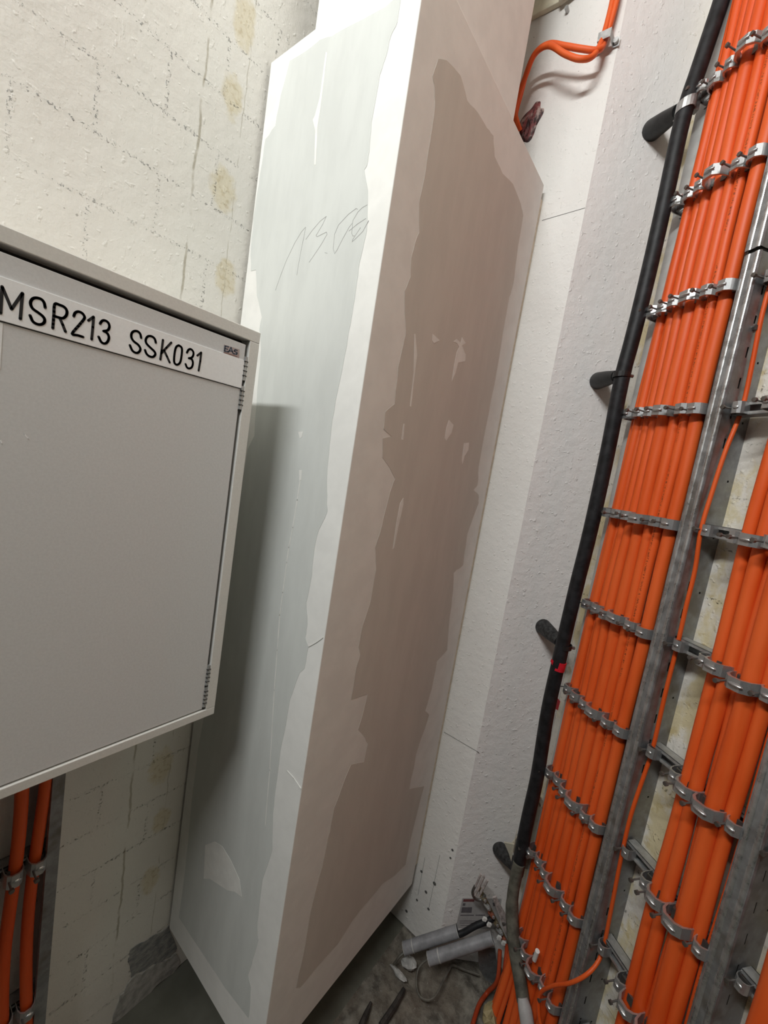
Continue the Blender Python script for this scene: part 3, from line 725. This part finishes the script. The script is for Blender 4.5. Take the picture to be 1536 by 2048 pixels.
# green-yellow earth wire and its lug bolt on the rail
ew = [RIGHT.px(u, v, .052) for u, v in ((1545, 470), (1536, 490), (1524, 515), (1514, 550), (1509, 590), (1502, 620), (1497, 632))]
t = thing('earth_wire', 'green and yellow earth wire hanging over the slotted rail', 'wire', RIGHT, tuple(ew[-1]))
part('jacket', MB().tube(bez(ew, 5), .0036, 10), M['green'], t, smooth=True)
ys = [p + Vector((-.0022, .0022, 0)) for p in ew[1:-1]]; part('stripe', MB().tube(bez(ys, 5), .0017, 8), M['yellow_w'], t, smooth=True)
p = RIGHT.px(1502, 658, .050)
t = thing('earth_bolt', 'small dark bolt and washer on the rail below the green wire', 'bolt', RIGHT, tuple(p))
part('washer', MB().tube([(p.x - .001, p.y, p.z), (p.x + .004, p.y + .001, p.z)], .0085, 14), M['galv'], t); part('bolt_head', MB().tube([(p.x + .004, p.y, p.z), (p.x + .011, p.y + .002, p.z)], .0052, 6), M['bolt'], t)

# ------------------------------------------------------------------ black cable on cone spacers
CO = .116
bp = [DIAG.px(u, v, CO) for u, v in ((1462, -60), (1440, 10), (1400, 130), (1366, 235), (1330, 400), (1296, 550), (1264, 680), (1243, 760), (1216, 900), (1181, 1060), (1151, 1180), (1123, 1300), (1096, 1420), (1075, 1550), (1055, 1640), (1034, 1745))]
def r2d(u, v, d):
    p = RIGHT.w(*RIGHT.px(u, v, d)) - DIAG.o; return Vector((p.dot(DIAG.ex), -p.dot(DIAG.ey), p.z))
lp = [r2d(u, v, .105) for u, v in ((1038, 1725), (1027, 1780), (1024, 1830), (1030, 1900), (1040, 1960), (1047, 2005))]
wp = [r2d(u, v, .112) for u, v in ((1045, 1995), (1052, 2030), (1058, 2075))]
t = thing('black_cable', 'thick black cable held off the wall by cone spacers, left of the orange cables', 'cable', DIAG, tuple(lp[-1]))
part('jacket', MB().tube(bez(bp, 5), .0172, 16), M['black'], t, smooth=True)
part('lower_sheath', MB().tube(bez(lp, 5), [.0155] * 8 + [.017] * 10 + [.0165] * 8, 14), M['sheath'], t, smooth=True, label='dusty grey lower sheath')
part('end_sleeve', MB().tube(bez(wp, 4), [.012, .0145, .016, .017, .017, .017, .017, .017, .017], 14), M['paper'], t, smooth=True, label='pale grey end sleeve')
cones = [((1302, 262), (1372, 212), 'topmost black cone spacer, with a bright metal strap around the black cable', .0245, 'black_matt'), ((1195, 762), (1243, 750), 'black cone spacer between the topmost and the dusty one, straight on the wall', .0225, 'black_matt'),
         ((1085, 1252), (1128, 1292), 'black cone spacer with white dust specks above the red tape', .0225, 'black_dusty'), ((998, 1697), (1040, 1745), 'lowest black cone spacer, scuffed with plaster, behind the beige strip', .022, 'black_dusty')]
for i, (a, b, lab, r, mt) in enumerate(cones):
    p0 = DIAG.px(*a, .0); p1 = DIAG.px(*b, CO)
    t = thing('cone_spacer', lab, 'spacer', DIAG, tuple(p0), 'cone spacers under the black cable')
    q = lambda f: tuple(p0.lerp(p1, f))
    f1 = .80
    part('cone', MB().tube([q(.0), q(.03), q(f1 * .5), q(f1)], [r * .96, r, r * .86, r * .62], 20), M[mt], t, smooth=True)
    # strap around the cable
    zc_ = p1.z; ring = []
    n = 18; mbs = MB(); vs = []; fs = []
    hh = .011 if i == 0 else .006
    for k in range(n):
        a_ = 2 * PI * k / n
        for rr, zz_ in ((.0172, -hh), (.0192, -hh), (.0192, hh), (.0172, hh)): vs.append((p1.x + rr * math.cos(a_), p1.y + rr * math.sin(a_), zc_ + zz_ + .35 * (rr * math.cos(a_)) * (1 if i == 0 else .2)))
    for k in range(n):
        for m_ in range(4): fs.append((k * 4 + m_, ((k + 1) % n) * 4 + m_, ((k + 1) % n) * 4 + (m_ + 1) % 4, k * 4 + (m_ + 1) % 4))
    mbs.add(vs, fs); mbs.box((p1.x - .006, p1.y - .032, zc_ - hh * .8), (p1.x + .006, p1.y - .016, zc_ + hh * .8))
    if i == 3: continue
    part('strap', mbs, M['galv'] if i == 0 else M['black_matt'], t, smooth=False)
    if i: part('strap_screw', MB().tube([(p1.x + .016, p1.y + .004, zc_), (p1.x + .026, p1.y + .004, zc_)], .004, 8), M['bolt'], t)
    else: part('strap_screw', MB().box((p1.x + .014, p1.y - .006, zc_ - .010), (p1.x + .026, p1.y + .008, zc_ + .010)), M['bolt'], t)
# red tape
p = DIAG.px(1117, 1330, CO)
t = thing('tape_wrap', 'red tape wrapped around the black cable, loose end sticking out left', 'tape', DIAG, tuple(p))
part('tape_band', MB().tube([(p.x - .0008, p.y, p.z - .012), (p.x, p.y, p.z), (p.x + .0008, p.y, p.z + .012)], .0178, 16), M['red'], t, smooth=True)
part('tape_end', MB().slab([(p.x - .014, p.z - .006), (p.x - .014, p.z + .008), (p.x - .024, p.z + .016), (p.x - .025, p.z + .008)], p.y + .004, p.y + .0048), M['red'], t)
p = RIGHT.px(1115, 1409, .064)
solo('red_tape_piece', MB().slab([(p.x - .007, p.z - .016), (p.x + .006, p.z - .013), (p.x + .007, p.z + .014), (p.x - .005, p.z + .016)], .0638, .0648), M['red'], RIGHT, 'small piece of red tape stuck on the ladder rail under the tape wrap', 'tape')
# beige strip behind the cable
def bpts(L, d): return [(DIAG.px(u, v, d).x, DIAG.px(u, v, d).z) for u, v in L]
t = thing('beige_strip', 'broken beige plastic strip wedged behind the black cable above the floor', 'plastic strip', DIAG, tuple(DIAG.px(1050, 1740, .075)))
part('strip', MB().slab(bpts(((1068, 1592), (1082, 1596), (1080, 1640), (1066, 1690), (1058, 1738), (1040, 1734), (1020, 1690), (1044, 1660), (1058, 1625)), .075), .073, .078), M['beige_dirty'], t, bevel=.001)
part('hook', MB().slab(bpts(((1072, 1592), (1079, 1591), (1100, 1624), (1097, 1634), (1092, 1628)), .092), .086, .096), M['beige_dirty'], t, bevel=.0008)
part('flap', MB().slab(bpts(((1008, 1684), (1028, 1688), (1034, 1660), (1022, 1722), (1018, 1708)), .085), .083, .087), M['beige_dirty'], t)

# ------------------------------------------------------------------ top: cream box, looped cables and clip on the white face
a = BACK.px(1062, 32, .013); b = BACK.px(1117, 20, .013)
t = thing('junction_box', 'cream plastic junction box at the top edge above the orange loop', 'junction box', BACK, (a.x, 0, a.z))
part('box_body', MB().prism([(a.x - .05, 0), (a.x - .05, .013), (b.x - .003, .013), (b.x + .003, .009), (b.x + .003, 0)], a.z - .002, a.z + .10), M['beige'], t, bevel=.002)
c = BACK.px(1133, 15, .012); part('screw', MB().tube([(c.x, 0, c.z), (c.x, .014, c.z)], .005, 10), M['galv'], t)
part('side_conduit', MB().tube([(b.x, .015, b.z + .02), (b.x + .25, .015, b.z + .10)], .010, 10), M['beige_dirty'], t, smooth=True)
LOOP = [((1246, -60), .02), ((1230, 15), .02), ((1210, 82), .022), ((1197, 100), .045), ((1165, 98), .06), ((1130, 92), .065), ((1098, 88), .065), ((1072, 105), .060), ((1055, 140), .052), ((1041, 190), .045), ((1031, 232), .03), ((1038, 262), .010)]
LOOP2 = [((1236, -60), .02), ((1222, 15), .02), ((1204, 80), .03), ((1186, 112), .055), ((1160, 118), .075), ((1130, 108), .08), ((1098, 91), .08), ((1070, 108), .075), ((1052, 150), .066), ((1038, 190), .055), ((1030, 225), .04), ((1040, 262), .010)]
for i, L in enumerate((LOOP, LOOP2)):
    pts = bez([BACK.px(*q, d) for q, d in L], 7)
    solo('orange_cable', MB().tube(pts, .0068, 12), M['orange'], BACK, ['orange cable looping over the wall hole, upper strand of the pair', 'orange cable looping over the wall hole, lower sagging strand of the pair'][i], 'cable', 'looped orange cables by the casing', smooth=True)
p = BACK.px(1210, 78, .025)
t = thing('pipe_clip', 'small metal clip with two screws holding the looped orange cables', 'cable clip', BACK, (p.x, 0, p.z))
part('clip_band', MB().strip([(p.x - .028, .003), (p.x - .014, .004), (p.x - .013, .036), (p.x + .014, .036), (p.x + .015, .004), (p.x + .03, .003)], .0016, p.z - .010, p.z + .010), M['galv'], t)
for q in (-.021, .022): part('screw', MB().tube([(p.x + q, .002, p.z), (p.x + q, .012, p.z)], .0065, 10), M['galv'], t, smooth=True)

# ------------------------------------------------------------------ floor corner: conduits, busbar, bracket, scraps
def conduit(p0, p1, r, lab):
    t = thing('grey_conduit', lab, 'conduit', DIAG, tuple(p0), 'grey conduits in the floor corner')
    ax = (p1 - p0)
    tb = part('tube', MB().tube([tuple(p0), tuple(p1)], r, 20, cap=False), M['grey_pipe'], t, smooth=True)
    part('bore', MB().tube([tuple(p0.lerp(p1, .01)), tuple(p0.lerp(p1, .99))], r * .86, 16, cap=True), M['pipe_in'], t, smooth=True)
    for f in (.0, .17, .80, 1.0):
        q0 = p0.lerp(p1, max(0, f - .008)); q1 = p0.lerp(p1, min(1, f + .008))
        part('rim', MB().tube([tuple(q0), tuple(q1)], r * 1.06, 20, cap=False), M['grey_pipe'] if f in (.8,) else M['plaster'], tb, smooth=True)
conduit(DIAG.px(808, 1897, .05), DIAG.px(916, 1862, .05), .0165, 'upper grey conduit in the floor corner with a black lead coming out')
conduit(DIAG.px(857, 1918, .085), DIAG.px(985, 1876, .085), .0165, 'lower grey conduit in the floor corner pointing at the busbar')
solo('black_lead', MB().tube(bez([DIAG.px(u, v, .05) for u, v in ((905, 1872), (925, 1866), (950, 1852), (975, 1842), (988, 1836))], 6), .0085, 12), M['black'], DIAG, 'short black lead from the upper conduit to the busbar', 'cable', smooth=True)
t = thing('earthing_busbar', 'small metal earthing bar with terminals on the wall above the conduits', 'busbar', DIAG, tuple(DIAG.px(1012, 1895, .05)))
pa = DIAG.px(958, 1775, .05); pb = DIAG.px(1020, 1900, .05)
part('bar', MB().tube([tuple(pa), tuple(pb)], .006, 4), M['brass'], t)
for k in range(7):
    q = pa.lerp(pb, .12 + .13 * k); mbx = MB().tube([(q.x - .004, q.y, q.z - .002), (q.x + .002, q.y + .016, q.z + .002)], .0062, 8)
    tm = part('terminal', mbx, [M['brass'], M['galv'], M['copper']][k % 3], t)
    part('terminal_screw', MB().tube([(q.x + .002, q.y + .016, q.z + .002), (q.x + .003, q.y + .020, q.z + .003)], .004, 6), M['galv'], tm)
for (u0, v0), (u1, v1), r in (((950, 1790), (968, 1752), .004), ((958, 1792), (975, 1760), .0035), ((950, 1775), (962, 1748), .003)):
    part('clear_cover', MB().tube([tuple(DIAG.px(u0, v0, .06)), tuple(DIAG.px(u1, v1, .07))], r, 6), M['clear'], t)
part('clear_cover', MB().slab(bpts(((985, 1795), (992, 1792), (1022, 1850), (1030, 1890), (1022, 1895), (1005, 1850)), .055), .053, .058), M['clear'], t)
part('hook_ring', MB().tube(bez([DIAG.px(u, v, .06) for u, v in ((950, 1772), (945, 1785), (950, 1797), (962, 1800), (970, 1790))], 4), .004, 8), M['bolt'], t, smooth=True)
for u, v in ((969, 1838), (978, 1849), (998, 1875), (1007, 1886)):
    q = DIAG.px(u, v, .075); part('cable_tag', MB().slab([(q.x - .006, q.z - .004), (q.x + .004, q.z - .006), (q.x + .007, q.z + .003), (q.x - .003, q.z + .006)], q.y - .003, q.y + .003), M['white'], t)
t = thing('bracket_plate', 'perforated dull metal bracket plate low on the wall under the conduits', 'bracket', DIAG, tuple(DIAG.px(985, 1962, .05)))
part('plate', MB().slab(bpts(((955, 1890), (990, 1895), (992, 1915), (1008, 1960), (974, 1963), (958, 1935)), .045), .043, .047), M['rail'], t)
mb = MB()
for u, v in ((970, 1948), (988, 1945), (965, 1930), (984, 1925), (978, 1910)): q = DIAG.px(u, v, .047); mb.disc(q.x, q.z, .0035, .0465, .0475, 8, .6)
part('hole', mb, M['hole'], t)
t = thing('warning_sticker', 'printed paper sticker with a dull red heading on the wall behind the busbar', 'sticker', DIAG, tuple(DIAG.px(912, 1852, 0)))
part('paper', MB().slab(bpts(((925, 1796), (1003, 1797), (998, 1858), (911, 1856)), 0), -.0004, .0005), M['paper'], t)
part('heading', MB().slab(bpts(((927, 1798), (949, 1798), (948, 1803), (926, 1803)), 0), 0, .0008), M['sticker_red'], t)
mb = MB()
for L in (((926, 1806), (931, 1806), (930, 1811), (925, 1811)), ((985, 1805), (993, 1805), (990, 1812), (986, 1812)), ((924, 1814), (944, 1814), (943, 1825), (922, 1825)), ((921, 1829), (948, 1829), (947.5, 1831), (920.5, 1831)), ((951, 1829), (970, 1829), (970, 1831), (951, 1831)), ((919, 1841), (954, 1841), (954, 1842), (919, 1842)), ((919, 1845), (946, 1845), (946, 1846), (919, 1846)), ((921, 1850), (942, 1850), (942, 1851), (921, 1851)), ((985, 1800), (999, 1801), (999, 1802), (985, 1801))):
    mb.slab(bpts(L, 0), 0, .0008)
part('print', mb, M['sticker_ink'], t)
def fpx(u, v, z=.0):
    r = C2W @ Vector(((u - 768) / FPX, (v - 1024) / FPX, 1.0)); k = (z - EYE) / r.z; p = CAMPOS + r * k; return Vector((p.x, -p.y, p.z))
solo('loose_wire', MB().tube(bez([fpx(u, v, z) for u, v, z in ((858, 1916, .06), (840, 1932, .035), (833, 1955, .022), (834, 1978, .018), (842, 1995, .018), (858, 2000, .018), (872, 1990, .02), (885, 1965, .022), (898, 1940, .024), (906, 1931, .026), (930, 1940, .026), (958, 1950, .028))], 6), .0035, 8), M['wire'], WORLD, 'dull wire looping over the rubble below the lower conduit', 'wire', smooth=True)
solo('loose_wire', MB().tube(bez([fpx(u, v, z) for u, v, z in ((812, 1902, .06), (800, 1912, .05), (793, 1922, .035), (788, 1930, .022), (795, 1940, .02))], 6), .0042, 8), M['wire'], WORLD, 'short pale wire hanging from the left end of the upper conduit', 'wire', smooth=True)
solo('offcut_stick', MB().tube([tuple(fpx(u, v, .02)) for u, v in ((808, 1978), (790, 2010), (762, 2052))], [.006, .008, .009], 6), M['wood'], WORLD, 'dark stick lying in the rubble beside the wire loop', 'stick')
solo('offcut_stick', MB().tube([tuple(fpx(u, v, .02)) for u, v in ((742, 2005), (732, 2028), (722, 2054))], [.004, .007, .009], 6), M['wood'], WORLD, 'short dark stick in the rubble nearest the casing', 'stick')
def lump(name, lab, cat, u, v, z, sx, sy, sz, mat):
    c = fpx(u, v, z); mb = MB(); n1, n2 = 6, 10; vs = []
    for i in range(n1 + 1):
        a_ = PI * i / n1
        for k in range(n2):
            b_ = 2 * PI * k / n2; rr = 1 + .28 * random.uniform(-1, 1) if 0 < i < n1 else 1
            vs.append((c.x + sx * math.sin(a_) * math.cos(b_) * rr, c.y + sy * math.sin(a_) * math.sin(b_) * rr, c.z + sz * math.cos(a_) * (rr if rr < 1.1 else 1.1)))
    fs = [(i * n2 + k, i * n2 + (k + 1) % n2, (i + 1) * n2 + (k + 1) % n2, (i + 1) * n2 + k) for i in range(n1) for k in range(n2)]
    mb.add(vs, fs); return solo(name, mb, mat, WORLD, lab, cat)
lump('plaster_lump', 'pale lump of plaster below the left end of the upper conduit', 'plaster lump', 818, 1925, .022, .024, .020, .014, M['plaster'])
lump('plaster_lump', 'flat white plaster scrap in the rubble left of the wire loop', 'plaster lump', 797, 1948, .018, .028, .008, .008, M['plaster'])
lump('crumpled_scrap', 'yellowish crumpled scrap on the floor at the bottom edge', 'scrap', 982, 2030, .03, .022, .030, .02, M['scrap'])
q = RIGHT.px(1073, 1910, .10)
solo('white_cable_end', MB().tube([(q.x - .003, q.y, q.z - .018), (q.x + .004, q.y + .004, q.z + .018)], .0055, 10), M['white'], RIGHT, 'short white cable end standing up in front of the lowest orange cables', 'cable end', smooth=True)
for i, L in enumerate((((1000, 1900), (995, 1960), (975, 1985), (958, 2010), (945, 2050)), ((1015, 1890), (1008, 1950), (1000, 1990), (990, 2025), (985, 2060)))):
    pts = [RIGHT.px(L[0][0], L[0][1], .07), RIGHT.px(L[1][0], L[1][1], .08)]
    wpt = [RIGHT.w(*p_) for p_ in pts]; P3 = [Vector((a_.x, -a_.y, max(.02, a_.z))) for a_ in wpt] + [fpx(u, v, .022) for u, v in L[2:]]
    solo('orange_cable', MB().tube(bez(P3, 6), .006, 10), M['orange_dusty_shaded'], WORLD, ['loose orange cable bending away over the floor, outer left one', 'loose orange cable bending away over the floor, inner right one'][i], 'cable', 'loose orange cables on the floor', smooth=True)

# ------------------------------------------------------------------ cable ladder under the cabinet on the left wall
t = thing('cable_ladder', 'dark cable ladder on the left wall running up under the grey cabinet', 'cable ladder', LEFT, (.15, 0, 0))
part('side_rail', MB().strip([(.238, .060), (.238, .064), (.256, .064), (.256, 0)], .0018, .0, .97), M['rail'], t)
for z in (.655, .33, .03): rung(t, -.15, .252, z, 'rail')
for i, (y, r, lab) in enumerate(((.224, .010, 'nearest the ladder rail'), (.190, .0105, 'second from the ladder rail'), (.146, .011, 'cut by the left picture edge'))):
    pts = [(y + .006 * math.sin(z * 9 + i) - .02 * max(0, .5 - z) * (i == 1) * -1, .058 + .003 * math.sin(z * 7), z) for z in [k * .03 for k in range(33)]]
    solo('orange_cable', MB().tube(pts, r, 12), M['orange_b'], LEFT, 'dim orange cable under the grey cabinet, ' + lab, 'cable', 'orange cables under the cabinet', base=(y, .058, 0), smooth=True)
    for z, nm in ((.655, 'upper'), (.33, 'lower')):
        if i < 2: clamp(LEFT, y, z, .028, .045, .078, 'dim steel clamp under the cabinet, %s row, cable %s' % (nm, lab), 'clamps under the cabinet', h=.026)
